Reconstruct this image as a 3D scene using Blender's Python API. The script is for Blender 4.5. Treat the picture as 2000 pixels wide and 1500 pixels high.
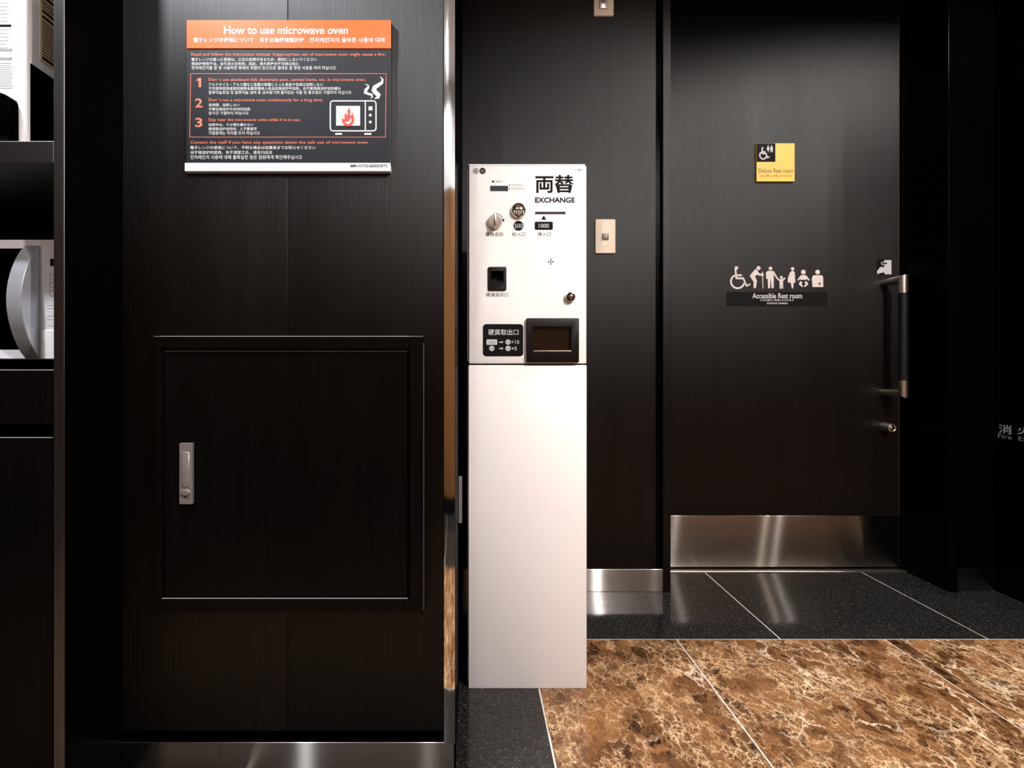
import bpy, bmesh, math, random
from mathutils import Vector, Matrix
random.seed(7)
for o in list(bpy.data.objects): bpy.data.objects.remove(o)
SC = bpy.context.scene
C = SC.collection

# ------------------------------------------------------------------ camera
CAMZ = .78
cam = bpy.data.objects.new('camera', bpy.data.cameras.new('camera')); C.objects.link(cam)
cam.location = (0, 0, CAMZ); cam.rotation_euler = (math.pi/2, 0, 0)
cam.data.sensor_width = 36; cam.data.lens = 18.0
cam.data.shift_x = .04; cam.data.shift_y = -.0175
cam.data.clip_start = .02
SC.camera = cam
# ------------------------------------------------------------------ world, lamps, exposure
w = bpy.data.worlds.new('world'); SC.world = w; w.use_nodes = True
w.node_tree.nodes['Background'].inputs[0].default_value = (.9, .9, 1, 1)
w.node_tree.nodes['Background'].inputs[1].default_value = .02
SC.view_settings.view_transform = 'Standard'; SC.view_settings.look = 'None'
SC.view_settings.exposure = 0.0; SC.view_settings.gamma = 1.0
SC.view_settings.use_curve_mapping = False
CEIL = 2.26
def spot(name, loc, power, col, angle=130, blend=.5, radius=.035, aim=(0, 0, -1)):
    l = bpy.data.lights.new(name, 'SPOT'); l.energy = power; l.color = col
    l.spot_size = math.radians(angle); l.spot_blend = blend; l.shadow_soft_size = radius
    o = bpy.data.objects.new(name, l); C.objects.link(o); o.location = loc
    o.rotation_euler = Vector(aim).to_track_quat('-Z', 'Y').to_euler()
    return o
WARM = (1, .94, .905); COOL = (.90, .94, 1.0)
spot('downlight', (-.89, .38, CEIL-.02), 175, COOL, 140, .6)
spot('downlight', (1.14, -.42, CEIL-.02), 285, WARM, 156, .5, .03)
spot('downlight', (.62, .90, CEIL-.02), 8, WARM, 166, .3, .03)
spot('downlight', (1.42, .85, CEIL-.02), 20, WARM, 166, .3, .025)
spot('downlight', (1.66, .95, CEIL-.02), 40, WARM, 168, .25, .025)
spot('downlight', (2.40, .92, CEIL-.02), 38, (1, .86, .7), 150, .4, .012)
spot('downlight', (2.52, .88, CEIL-.02), 38, (1, .93, .88), 150, .4, .012)
spot('downlight', (-.25, -.42, CEIL-.03), 22, (1, .98, .97), 168, .3)  # added unseen wall washer that whitens the upper wall behind the camera

# ------------------------------------------------------------------ materials
def new_mat(name):
    m = bpy.data.materials.new(name); m.use_nodes = True
    return m, m.node_tree, m.node_tree.nodes['Principled BSDF']
def N(nt, t, **kw):
    n = nt.nodes.new(t)
    for k, v in kw.items():
        if k in n.inputs.keys(): n.inputs[k].default_value = v
        else: setattr(n, k, v)
    return n
def L(nt, a, b): nt.links.new(a, b)
def ramp(nt, fac, stops, interp='LINEAR'):
    r = nt.nodes.new('ShaderNodeValToRGB'); e = r.color_ramp; e.interpolation = interp
    while len(e.elements) < len(stops): e.elements.new(.5)
    for el, (p, c) in zip(e.elements, stops):
        el.position = p; el.color = c if len(c) == 4 else (*c, 1)
    L(nt, fac, r.inputs[0]); return r.outputs[0]
def mix(nt, f, a, b):
    m = nt.nodes.new('ShaderNodeMix'); m.data_type = 'RGBA'
    for s, v in ((0, f), (6, a), (7, b)):
        if hasattr(v, 'links'): L(nt, v, m.inputs[s])
        else: m.inputs[s].default_value = v if not isinstance(v, tuple) else ((*v, 1) if len(v) == 3 else v)
    return m.outputs[2]
def plain(name, col, rough=.5, metal=0, spec=.5, noise=.04, coat=0):
    m, nt, b = new_mat(name)
    tc = N(nt, 'ShaderNodeTexCoord'); n = N(nt, 'ShaderNodeTexNoise', Scale=60.0, Detail=3.0)
    L(nt, tc.outputs['Object'], n.inputs['Vector'])
    a = tuple(c*(1-noise) for c in col); d = tuple(min(1, c*(1+noise)) for c in col)
    L(nt, ramp(nt, n.outputs[0], [(.3, a), (.7, d)]), b.inputs['Base Color'])
    b.inputs['Roughness'].default_value = rough; b.inputs['Metallic'].default_value = metal
    b.inputs['Specular IOR Level'].default_value = spec; b.inputs['Coat Weight'].default_value = coat
    return m
def wood(name, col, rough=.46, bump=.25, spec=.02, tint=1.5, xs=420, zs=6):
    """dark satin laminate with fine upright grain: diffuse under a soft clear gloss"""
    m = bpy.data.materials.new(name); m.use_nodes = True; nt = m.node_tree
    nt.nodes.remove(nt.nodes['Principled BSDF']); out = nt.nodes['Material Output']
    g = N(nt, 'ShaderNodeNewGeometry'); mp = N(nt, 'ShaderNodeMapping')
    mp.inputs['Scale'].default_value = (xs, xs, zs); L(nt, g.outputs['Position'], mp.inputs[0])
    n = N(nt, 'ShaderNodeTexNoise', Scale=1.0, Detail=3.0, Roughness=.6); L(nt, mp.outputs[0], n.inputs['Vector'])
    mp2 = N(nt, 'ShaderNodeMapping'); mp2.inputs['Scale'].default_value = (14, 14, .8); L(nt, g.outputs['Position'], mp2.inputs[0])
    n2 = N(nt, 'ShaderNodeTexNoise', Scale=1.0, Detail=2.0); L(nt, mp2.outputs[0], n2.inputs['Vector'])
    lo = tuple(c*.6 for c in col); hi = tuple(c*tint for c in col)
    c2 = mix(nt, n2.outputs[0], tuple(c*.8 for c in col), ramp(nt, n.outputs[0], [(.3, lo), (.7, hi)]))
    bp = N(nt, 'ShaderNodeBump', Strength=bump, Distance=.0006); L(nt, n.outputs[0], bp.inputs['Height'])
    rr_ = N(nt, 'ShaderNodeMapRange'); rr_.inputs['To Min'].default_value = rough-.04; rr_.inputs['To Max'].default_value = rough+.04
    L(nt, n2.outputs[0], rr_.inputs[0])
    df = N(nt, 'ShaderNodeBsdfDiffuse'); L(nt, c2, df.inputs['Color']); L(nt, bp.outputs[0], df.inputs['Normal'])
    gl = N(nt, 'ShaderNodeBsdfAnisotropic'); gl.distribution = 'BECKMANN'; gl.inputs['Color'].default_value = (1, 1, 1, 1)
    L(nt, rr_.outputs[0], gl.inputs['Roughness']); L(nt, bp.outputs[0], gl.inputs['Normal'])
    tz = N(nt, 'ShaderNodeCombineXYZ'); tz.inputs[2].default_value = 1.0; L(nt, tz.outputs[0], gl.inputs['Tangent'])
    gl.inputs['Anisotropy'].default_value = .33      # upright grain spreads the gloss sideways
    # Schlick reflectance from the base value spec
    lw = N(nt, 'ShaderNodeLayerWeight', Blend=.5)
    pw = N(nt, 'ShaderNodeMath', operation='POWER'); pw.inputs[1].default_value = 5.0; L(nt, lw.outputs['Facing'], pw.inputs[0])
    mr = N(nt, 'ShaderNodeMapRange'); mr.inputs['To Min'].default_value = spec; mr.inputs['To Max'].default_value = min(.9, spec*22)
    L(nt, pw.outputs[0], mr.inputs[0])
    gm = N(nt, 'ShaderNodeMath', operation='MULTIPLY_ADD'); gm.inputs[1].default_value = .5; gm.inputs[2].default_value = .75
    L(nt, n.outputs[0], gm.inputs[0])
    fm = N(nt, 'ShaderNodeMath', operation='MULTIPLY', use_clamp=True); L(nt, mr.outputs[0], fm.inputs[0]); L(nt, gm.outputs[0], fm.inputs[1])
    ms = N(nt, 'ShaderNodeMixShader'); L(nt, fm.outputs[0], ms.inputs[0]); L(nt, df.outputs[0], ms.inputs[1]); L(nt, gl.outputs[0], ms.inputs[2])
    L(nt, ms.outputs[0], out.inputs['Surface'])
    return m
def brushed(name, col=(.50, .47, .44), rough=.3, tan=(0, 0, 1), line=(3, 3, 900), an=-.9):
    """brushed steel: broad satin lobe plus the long thin streaks a brushed face draws from small lamps"""
    m, nt, b = new_mat(name); out = nt.nodes['Material Output']
    g = N(nt, 'ShaderNodeNewGeometry'); mp = N(nt, 'ShaderNodeMapping')
    mp.inputs['Scale'].default_value = line; L(nt, g.outputs['Position'], mp.inputs[0])
    n = N(nt, 'ShaderNodeTexNoise', Scale=1.0, Detail=2.0); L(nt, mp.outputs[0], n.inputs['Vector'])
    cc = ramp(nt, n.outputs[0], [(.3, tuple(c*.8 for c in col)), (.7, col)]); L(nt, cc, b.inputs['Base Color'])
    b.inputs['Metallic'].default_value = 1; b.inputs['Roughness'].default_value = rough
    b.inputs['Anisotropic'].default_value = .8
    v = N(nt, 'ShaderNodeCombineXYZ'); v.inputs[0].default_value, v.inputs[1].default_value, v.inputs[2].default_value = tan
    L(nt, v.outputs[0], b.inputs['Tangent'])
    gl = N(nt, 'ShaderNodeBsdfAnisotropic'); gl.distribution = 'GGX'; L(nt, cc, gl.inputs['Color'])
    gl.inputs['Roughness'].default_value = .15; gl.inputs['Anisotropy'].default_value = an; L(nt, v.outputs[0], gl.inputs['Tangent'])
    ms = N(nt, 'ShaderNodeMixShader'); ms.inputs[0].default_value = .6
    L(nt, b.outputs[0], ms.inputs[1]); L(nt, gl.outputs[0], ms.inputs[2]); L(nt, ms.outputs[0], out.inputs['Surface'])
    return m
def granite():
    m, nt, b = new_mat('black_granite')
    tc = N(nt, 'ShaderNodeTexCoord')
    n = N(nt, 'ShaderNodeTexNoise', Scale=300.0, Detail=2.0, Roughness=.7); L(nt, tc.outputs['Object'], n.inputs['Vector'])
    n2 = N(nt, 'ShaderNodeTexNoise', Scale=150.0, Detail=2.0); L(nt, tc.outputs['Object'], n2.inputs['Vector'])
    c1 = ramp(nt, n.outputs[0], [(.40, (.005, .005, .0053)), (.55, (.015, .0145, .0142)), (.70, (.095, .089, .085))])
    c2 = mix(nt, ramp(nt, n2.outputs[0], [(.35, (0, 0, 0)), (.65, (1, 1, 1))]), tuple([.009, .0087, .0085]), c1)
    L(nt, c2, b.inputs['Base Color']); b.inputs['Roughness'].default_value = .10
    b.inputs['Specular IOR Level'].default_value = .5
    return m
def marble():
    m, nt, b = new_mat('brown_marble')
    tc = N(nt, 'ShaderNodeTexCoord'); oi = N(nt, 'ShaderNodeObjectInfo')
    sc = N(nt, 'ShaderNodeVectorMath', operation='SCALE'); sc.inputs[3].default_value = 9.0
    cv = N(nt, 'ShaderNodeCombineXYZ'); L(nt, oi.outputs['Random'], cv.inputs[0]); L(nt, oi.outputs['Random'], cv.inputs[2])
    L(nt, cv.outputs[0], sc.inputs[0])
    ad = N(nt, 'ShaderNodeVectorMath', operation='ADD'); L(nt, tc.outputs['Object'], ad.inputs[0]); L(nt, sc.outputs[0], ad.inputs[1])
    mp = N(nt, 'ShaderNodeMapping'); mp.inputs['Rotation'].default_value = (0, 0, .75); mp.inputs['Scale'].default_value = (1.2, .85, 1)
    L(nt, ad.outputs[0], mp.inputs[0])
    wn = N(nt, 'ShaderNodeTexNoise', Scale=8.0, Detail=6.0, Roughness=.74); L(nt, mp.outputs[0], wn.inputs['Vector'])
    ws = N(nt, 'ShaderNodeVectorMath', operation='SCALE'); ws.inputs[3].default_value = .105; L(nt, wn.outputs[1], ws.inputs[0])
    wv = N(nt, 'ShaderNodeVectorMath', operation='ADD'); L(nt, mp.outputs[0], wv.inputs[0]); L(nt, ws.outputs[0], wv.inputs[1])
    def mul(a, c):
        q = N(nt, 'ShaderNodeMath', operation='MULTIPLY'); L(nt, a, q.inputs[0])
        if hasattr(c, 'links'): L(nt, c, q.inputs[1])
        else: q.inputs[1].default_value = c
        return q.outputs[0]
    def edge(scale, stops, rnd=1.0):
        v = N(nt, 'ShaderNodeTexVoronoi', feature='DISTANCE_TO_EDGE', Scale=scale, Randomness=rnd); L(nt, wv.outputs[0], v.inputs['Vector'])
        return ramp(nt, v.outputs['Distance'], stops)
    def cells(scale, stops):
        v = N(nt, 'ShaderNodeTexVoronoi', Scale=scale); L(nt, wv.outputs[0], v.inputs['Vector'])
        return ramp(nt, v.outputs['Color'], stops)
    def noise(scale, detail, rough, stops, src=None):
        n = N(nt, 'ShaderNodeTexNoise', Scale=scale, Detail=detail, Roughness=rough); L(nt, (src or wv).outputs[0], n.inputs['Vector'])
        return ramp(nt, n.outputs[0], stops)
    K0 = (0, 0, 0); K1 = (1, 1, 1)
    # clasts: dark brown to umber, each its own tone, paler towards the rim
    cl = cells(38.0, [(.15, (.022, .009, .004)), (.4, (.075, .030, .011)), (.6, (.15, .064, .024)), (.85, (.27, .125, .048))])
    cl2 = cells(17.0, [(.2, (.035, .014, .006)), (.55, (.12, .050, .019)), (.85, (.30, .14, .055))])
    base = mix(nt, .45, cl, cl2)
    grain = noise(120, 5, .7, [(.35, (.45, .45, .45)), (.65, (1.25, 1.25, 1.25))], mp)
    gm = nt.nodes.new('ShaderNodeMix'); gm.data_type = 'RGBA'; gm.blend_type = 'MULTIPLY'; gm.inputs[0].default_value = .8
    L(nt, base, gm.inputs[6]); L(nt, grain, gm.inputs[7]); base = gm.outputs[2]
    tan = noise(6.0, 5, .62, [(.50, K0), (.66, K1)])
    base = mix(nt, mul(tan, .45), base, (.27, .120, .043))
    rim = edge(38.0, [(0, K1), (.08, (.35, .35, .35)), (.20, K0)])
    gate = noise(8.0, 4, .65, [(.38, (.05, .05, .05)), (.64, K1)])
    base = mix(nt, mul(rim, mul(gate, .75)), base, (.32, .142, .050))
    thin = edge(38.0, [(0, K1), (.035, (.4, .4, .4)), (.07, K0)])
    gate2 = noise(11.0, 5, .7, [(.44, K0), (.60, K1)])
    col = mix(nt, mul(thin, mul(gate2, 1.0)), base, (.82, .58, .35))
    thin2 = edge(90.0, [(0, K1), (.06, (.3, .3, .3)), (.14, K0)])
    col = mix(nt, mul(thin2, mul(gate2, .75)), col, (.62, .37, .18))
    long = edge(11.0, [(0, K1), (.012, (.7, .7, .7)), (.035, K0)])
    gate3 = noise(5.0, 3, .6, [(.45, K0), (.60, K1)], mp)
    col = mix(nt, mul(long, mul(gate3, .9)), col, (.84, .64, .44))
    spk = noise(22.0, 6, .78, [(.70, K0), (.76, (.8, .8, .8))], mp)
    col = mix(nt, spk, col, (.80, .66, .52))
    L(nt, col, b.inputs['Base Color']); b.inputs['Roughness'].default_value = .12
    return m

M = {}
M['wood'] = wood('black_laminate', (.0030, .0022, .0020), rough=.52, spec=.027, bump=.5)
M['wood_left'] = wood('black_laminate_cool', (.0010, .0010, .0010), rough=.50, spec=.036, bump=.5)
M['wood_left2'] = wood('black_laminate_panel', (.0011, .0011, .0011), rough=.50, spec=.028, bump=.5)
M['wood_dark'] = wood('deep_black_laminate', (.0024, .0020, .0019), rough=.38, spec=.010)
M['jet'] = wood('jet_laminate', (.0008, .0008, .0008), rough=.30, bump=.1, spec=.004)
M['cab'] = wood('cabinet_laminate', (.005, .0052, .0066), rough=.50, bump=.15, spec=.15)
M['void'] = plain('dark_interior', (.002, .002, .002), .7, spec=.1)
M['brown'] = wood('walnut_panelling', (.17, .074, .022), rough=.4, tint=1.4, xs=60, zs=2, spec=.04)
M['white_wall'] = plain('white_plaster', (.8, .8, .8), .8)
M['ceiling'] = plain('grey_ceiling', (.6, .6, .6), .8)
M['granite'] = granite()
M['marble'] = marble()
M['grout'] = plain('pale_grout', (.60, .56, .51), .7)
M['steel'] = brushed('brushed_steel', rough=.26)
M['satin'] = plain('satin_nickel', (.60, .54, .48), .28, 1)
M['chrome'] = plain('polished_chrome', (.62, .58, .53), .14, 1)
M['mirror'] = plain('mirror_steel', (.86, .86, .86), .06, 1, noise=.01)
M['enamel'] = plain('white_enamel', (.80, .77, .765), .38, noise=.01)
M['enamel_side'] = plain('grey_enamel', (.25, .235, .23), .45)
M['ink'] = plain('black_ink', (.006, .0055, .0055), .5, spec=.06)
M['black_plastic'] = plain('black_plastic', (.006, .0055, .0055), .42, spec=.18)
M['brown_plastic'] = plain('dark_brown_plastic', (.006, .004, .003), .4, spec=.15)
M['smoke'] = plain('smoked_flap', (.008, .005, .003), .10)
M['navy'] = plain('dark_display', (.012, .016, .026), .15)
M['white_print'] = plain('white_print', (.50, .49, .485), .5)
M['orange'] = plain('orange_print', (.82, .10, .006), .36, spec=.3)
M['orange_text'] = plain('orange_lettering', (.66, .13, .045), .45)
M['sign_black'] = plain('sign_black', (.008, .009, .013), .40, spec=.22)
M['red'] = plain('red_print', (.75, .035, .01), .45)
M['yellow'] = plain('yellow_acrylic', (.90, .50, .05), .40)
M['yellow_ink'] = plain('brown_ink', (.06, .032, .004), .5)
M['cream'] = plain('cream_plastic', (.62, .51, .39), .4, noise=.01)
M['grey_btn'] = plain('grey_button', (.16, .14, .125), .35)
M['silver_print'] = plain('silver_print', (.52, .46, .43), .5)
M['grey_print'] = plain('grey_print', (.22, .22, .22), .5)
M['pale_grey'] = plain('pale_grey_print', (.45, .44, .45), .5)
M['mw_white'] = plain('microwave_white', (.62, .61, .64), .32)
M['mw_grey'] = plain('microwave_handle', (.42, .43, .47), .22, .5)
M['paper'] = plain('white_paper', (.84, .82, .82), .55)
M['cream_paper'] = plain('cream_paper', (.66, .52, .32), .6)
M['blue'] = plain('blue_print', (.30, .50, .70), .5)
M['hatch_metal'] = plain('hatch_handle_metal', (.42, .38, .38), .32, .75)
M['edge_glint'] = plain('worn_pale_edge_glint', (.20, .19, .19), .35)  # bevel highlight put into the colour of edges
M['edge_glint_dim'] = plain('worn_edge_glint', (.045, .04, .04), .4)  # fainter edge highlight, also held in the colour
M['wall_print'] = plain('grey_wall_print', (.26, .25, .25), .5)
M['rubber'] = plain('black_rubber', (.01, .01, .01), .6)

# ------------------------------------------------------------------ geometry helpers
def P(px, py, Y): return Vector(((px-920)/1000*Y, Y, CAMZ-(py-715)/1000*Y))
def X(px, Y): return (px-920)/1000*Y
def Z(py, Y): return CAMZ-(py-715)/1000*Y
WL = {}
def world_loc(o): return WL.get(o.name, Vector((0, 0, 0)))
def tag(o, label=None, cat=None, group=None, kind=None):
    for k, v in (('label', label), ('category', cat), ('group', group), ('kind', kind)):
        if v: o[k] = v
    return o
def link(name, me, loc, parent=None):
    o = bpy.data.objects.new(name, me); C.objects.link(o)
    WL[o.name] = Vector(loc)
    if parent: o.parent = parent; o.location = Vector(loc)-world_loc(parent)
    else: o.location = loc
    return o
def obj(name, bm, mat, parent=None, smooth=False, origin=None):
    """world-space bmesh -> ONE mesh object with its origin at its own base"""
    bmesh.ops.recalc_face_normals(bm, faces=bm.faces[:]) if not getattr(bm, 'keep', False) else None
    xs = [v.co for v in bm.verts]
    lo = Vector((min(v.x for v in xs), min(v.y for v in xs), min(v.z for v in xs)))
    hi = Vector((max(v.x for v in xs), max(v.y for v in xs), max(v.z for v in xs)))
    c = Vector(origin) if origin else Vector(((lo.x+hi.x)/2, (lo.y+hi.y)/2, lo.z))
    bmesh.ops.translate(bm, verts=bm.verts[:], vec=-c)
    if smooth:
        for f in bm.faces: f.smooth = True
        for e in bm.edges:
            if len(e.link_faces) == 2 and e.calc_face_angle(0) > math.radians(40): e.smooth = False
    me = bpy.data.meshes.new(name); bm.to_mesh(me); bm.free()
    me.materials.append(M[mat] if isinstance(mat, str) else mat)
    return link(name, me, c, parent)
def thing(name, label, cat, loc, group=None):
    return tag(link(name, None, Vector(loc)), label, cat, group)
def box(x0, x1, y0, y1, z0, z1, bev=0, seg=2, bm=None):
    b2 = bmesh.new()
    bmesh.ops.create_cube(b2, size=1)
    for v in b2.verts:
        v.co = Vector((x0 if v.co.x < 0 else x1, y0 if v.co.y < 0 else y1, z0 if v.co.z < 0 else z1))
    if bev: bmesh.ops.bevel(b2, geom=b2.edges[:], offset=bev, segments=seg, affect='EDGES', profile=.5)
    if bm is None: return b2
    join(bm, b2); return bm
def join(bm, b2):
    me = bpy.data.meshes.new('tmp'); b2.to_mesh(me); b2.free(); bm.from_mesh(me); bpy.data.meshes.remove(me)
def pbox(px0, py0, px1, py1, yf, yb, bev=0, bm=None):
    """box whose front face (at depth yf) covers the given picture rectangle"""
    return box(X(px0, yf), X(px1, yf), yf, yb, Z(py1, yf), Z(py0, yf), bev, 2, bm)
def prism(pts, yf, yb, bev=0, bm=None, frame=None):
    """outline (X,Z) pairs extruded from yf to yb"""
    b2 = bmesh.new()
    vs = [b2.verts.new((x, yf, z)) for x, z in pts]
    f = b2.faces.new(vs)
    if yb is not None:
        r = bmesh.ops.extrude_face_region(b2, geom=[f])
        nv = [g for g in r['geom'] if isinstance(g, bmesh.types.BMVert)]
        bmesh.ops.translate(b2, verts=nv, vec=(0, yb-yf, 0))
    bmesh.ops.recalc_face_normals(b2, faces=b2.faces[:])
    if bev:
        es = [e for e in b2.edges if all(abs(v.co.y-yf) < 1e-6 for v in e.verts)]
        bmesh.ops.bevel(b2, geom=es, offset=bev, segments=2, affect='EDGES', profile=.5)
    bmesh.ops.triangulate(b2, faces=[f for f in b2.faces if len(f.verts) > 4])
    if bm is None: return b2
    join(bm, b2); return bm
def ppts(pts, Y): return [(X(a, Y), Z(b, Y)) for a, b in pts]
def rr(px0, py0, px1, py1, r, n=5):
    out = []
    for cx, cy, a0 in ((px1-r, py0+r, -90), (px1-r, py1-r, 0), (px0+r, py1-r, 90), (px0+r, py0+r, 180)):
        for i in range(n+1):
            a = math.radians(a0+90*i/n); out.append((cx+r*math.cos(a), cy+r*math.sin(a)))
    return out
def circ(cx, cy, r, n=24, ry=None): return [(cx+r*math.cos(2*math.pi*i/n), cy+(ry or r)*math.sin(2*math.pi*i/n)) for i in range(n)]
def stroke(pts, wd, cap=True):
    """list of small polygons that thicken a polyline (picture px)"""
    out = []
    for (a, b), (c, d) in zip(pts, pts[1:]):
        dx, dy = c-a, d-b; l = math.hypot(dx, dy) or 1; nx, ny = -dy/l*wd/2, dx/l*wd/2
        out.append([(a+nx, b+ny), (c+nx, d+ny), (c-nx, d-ny), (a-nx, b-ny)])
    for i, p in enumerate(pts):
        if cap or 0 < i < len(pts)-1: out.append(circ(p[0], p[1], wd/2, 10))
    return out
def decal(name, polys, Y, mat, parent, th=.0003):
    bm = bmesh.new()
    for i, p in enumerate(polys): prism(ppts(p, Y), Y-th-i*4e-6, Y, 0, bm)
    return obj(name, bm, mat, parent)
def lathe(prof, cx, cz, y0, n=32, bm=None, a0=0, a1=2*math.pi):
    """profile (r, dy) turned about the Y axis through (cx, y0, cz); dy < 0 comes forward"""
    b2 = bmesh.new(); rings = []
    for r, dy in prof:
        if r < 1e-7: rings.append([b2.verts.new((cx, y0+dy, cz))])
        else: rings.append([b2.verts.new((cx+r*math.cos(2*math.pi*i/n), y0+dy, cz+r*math.sin(2*math.pi*i/n))) for i in range(n)])
    for a, b in zip(rings, rings[1:]):
        for i in range(n):
            j = (i+1) % n
            if len(a) == 1 and len(b) == 1: continue
            if len(a) == 1: b2.faces.new((a[0], b[i], b[j]))
            elif len(b) == 1: b2.faces.new((a[i], b[0], a[j]))
            else: b2.faces.new((a[i], b[i], b[j], a[j]))
    for rg in (rings[0], rings[-1]):
        if len(rg) > 1: b2.faces.new(rg)
    if bm is None: return b2
    join(bm, b2); return bm
def sweep(path, r, n=20, bm=None):
    b2 = bmesh.new(); path = [Vector(p) for p in path]; rings = []
    for i, p in enumerate(path):
        d0 = (p-path[i-1]).normalized() if i else (path[1]-p).normalized()
        d1 = (path[i+1]-p).normalized() if i < len(path)-1 else d0
        t = (d0+d1).normalized(); k = 1/max(.3, t.dot(d0))
        if i == 0:
            up = Vector((1, 0, 0)) if abs(d0.x) < .9 else Vector((0, 0, 1))
            u = (up-d0*up.dot(d0)).normalized()
        else: u = (u-t*u.dot(t)).normalized()
        v = t.cross(u).normalized()
        ax = (d1-d0); ring = []
        for j in range(n):
            a = 2*math.pi*j/n; q = u*math.cos(a)*r+v*math.sin(a)*r
            if ax.length > 1e-5:
                e = (ax-t*ax.dot(t)).normalized(); q = q+e*q.dot(e)*(k-1)
            ring.append(b2.verts.new(p+q))
        rings.append(ring)
    for a, b in zip(rings, rings[1:]):
        for j in range(n): b2.faces.new((a[j], a[(j+1) % n], b[(j+1) % n], b[j]))
    b2.faces.new(rings[0]); b2.faces.new(rings[-1])
    if bm is None: return b2
    join(bm, b2); return bm
def cut(o, cutters):
    """boolean away world-space boxes and keep the evaluated mesh"""
    tmp = []
    for cb in cutters:
        me = bpy.data.meshes.new('c'); bmesh.ops.recalc_face_normals(cb, faces=cb.faces[:]); cb.to_mesh(me); cb.free()
        co = bpy.data.objects.new('c', me); C.objects.link(co); tmp.append(co)
        md = o.modifiers.new('b', 'BOOLEAN'); md.operation = 'DIFFERENCE'; md.object = co; md.solver = 'EXACT'
    bpy.context.view_layer.update()
    dg = bpy.context.evaluated_depsgraph_get()
    me = bpy.data.meshes.new_from_object(o.evaluated_get(dg)); o.modifiers.clear(); o.data = me
    for co in tmp: bpy.data.objects.remove(co)
def text(s, bb, Y, mat, parent, name='lettering', bold=0.0, side=None, th=.00035, keep=False, italic=0):
    """flat lettering whose ink fills the picture rectangle bb = (px0, py0, px1, py1) on the plane Y"""
    cu = bpy.data.curves.new('t', 'FONT'); cu.body = s; cu.size = 1; cu.resolution_u = 3; cu.offset = bold; cu.shear = italic
    to = bpy.data.objects.new('t', cu); C.objects.link(to)
    bpy.context.view_layer.update()
    dg = bpy.context.evaluated_depsgraph_get()
    me = bpy.data.meshes.new_from_object(to.evaluated_get(dg)); me.materials.clear()
    bpy.data.objects.remove(to); bpy.data.curves.remove(cu)
    x0 = min(v.co.x for v in me.vertices); x1 = max(v.co.x for v in me.vertices)
    y0 = min(v.co.y for v in me.vertices); y1 = max(v.co.y for v in me.vertices)
    if side is None:
        A = (X(bb[0], Y), X(bb[2], Y)); B = (Z(bb[3], Y), Z(bb[1], Y))
        c = Vector(((A[0]+A[1])/2, Y-th, B[0]))
        for v in me.vertices:
            u = (v.co.x-x0)/(x1-x0); t = (v.co.y-y0)/(y1-y0)
            v.co = Vector((A[0]+(A[1]-A[0])*u, Y-th, B[0]+(B[1]-B[0])*t))-c
    else:                                     # side = (xplane, yfar, ynear, zlo, zhi, facing)
        xp, ya, yb, zl, zh, fc = side
        c = Vector((xp+fc*th, (ya+yb)/2, zl))
        for v in me.vertices:
            u = (v.co.x-x0)/(x1-x0); t = (v.co.y-y0)/(y1-y0)
            v.co = Vector((xp+fc*th, ya+(yb-ya)*u, zl+(zh-zl)*t))-c
    me.materials.append(M[mat])
    return link(name, me, c, parent)

# ------------------------------------------------------------------ main depths (m from the camera)
YC, YK, YM, YG, YB, YD = .957, .8185, 1.238, 1.463, 1.773, 1.965
XR = 1.817                                  # right side wall
XCOL = X(889, YC)                           # right face of the column
def struct(o): o['kind'] = 'structure'; return o

# ------------------------------------------------------------------ floor
YW = -.78                                   # wall behind the camera
floor = struct(obj('floor', box(-2.2, 3.3, YW, 2.02, -.03, -.0016), 'grout'))
J = .0022                                   # half joint
def tile(name, mat, x0, x1, y0, y1):
    x0 = max(x0, -2.2); x1 = min(x1, XR if y0 > 1.4 else 3.3)
    if x1-x0 < .02: return
    obj(name, box(x0+J, x1-J, y0+J, y1-J, -.012, 0, .0005, 1), mat, floor, origin=((x0+x1)/2, (y0+y1)/2, -.012))
gx = [-2.2, -1.485, -.891, -.297, .291, .885, 1.479, 2.073, 2.667, 3.3]
for a, b in zip(gx, gx[1:]): tile('granite_tile', 'granite', a, b, YG, 1.945)
for y0, y1 in ((.869, YG), (.67, .869)):
    tile('granite_tile', 'granite', -.43, .165, y0, y1)
    tile('granite_tile', 'granite', -1.02, -.43, y0, y1)
    tile('granite_tile', 'granite', -2.2, -1.02, y0, y1)
mx = [.165, .588, 1.182, 1.776, 2.37, 2.964, 3.3]
for y0, y1 in ((.869, YG), (.275, .869), (-.06, .275)):
    for a, b in zip(mx, mx[1:]): tile('marble_tile', 'marble', a, b, y0, y1)
for y0, y1 in ((.275, .67), (-.06, .275)):
    for a, b in ((-2.2, -1.02), (-1.02, -.43), (-.43, .165)): tile('marble_tile', 'marble', a, b, y0, y1)
for a, b in zip(gx, gx[1:]): tile('granite_tile', 'granite', a, b, YW, -.06)

# ------------------------------------------------------------------ shell
struct(obj('ceiling', box(-2.25, 3.35, YW-.1, 2.15, CEIL, CEIL+.05), 'ceiling'))
wf = struct(obj('wall_front', box(-2.2, 3.3, YW-.05, YW, 1.72, CEIL), 'white_wall'))
obj('wood_panel', box(-2.2, .25, YW-.05, YW+.004, .09, 1.718), 'brown', wf)
obj('wood_panel', box(.255, 3.3, YW-.05, YW+.004, .09, 1.718), 'brown', wf)
struct(obj('baseboard_front', box(-2.2, 3.3, YW-.05, YW+.012, 0, .088), 'jet'))
struct(obj('wall_far_left', box(-2.25, -2.2, YW, 2.1, 0, CEIL), 'jet'))
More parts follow.
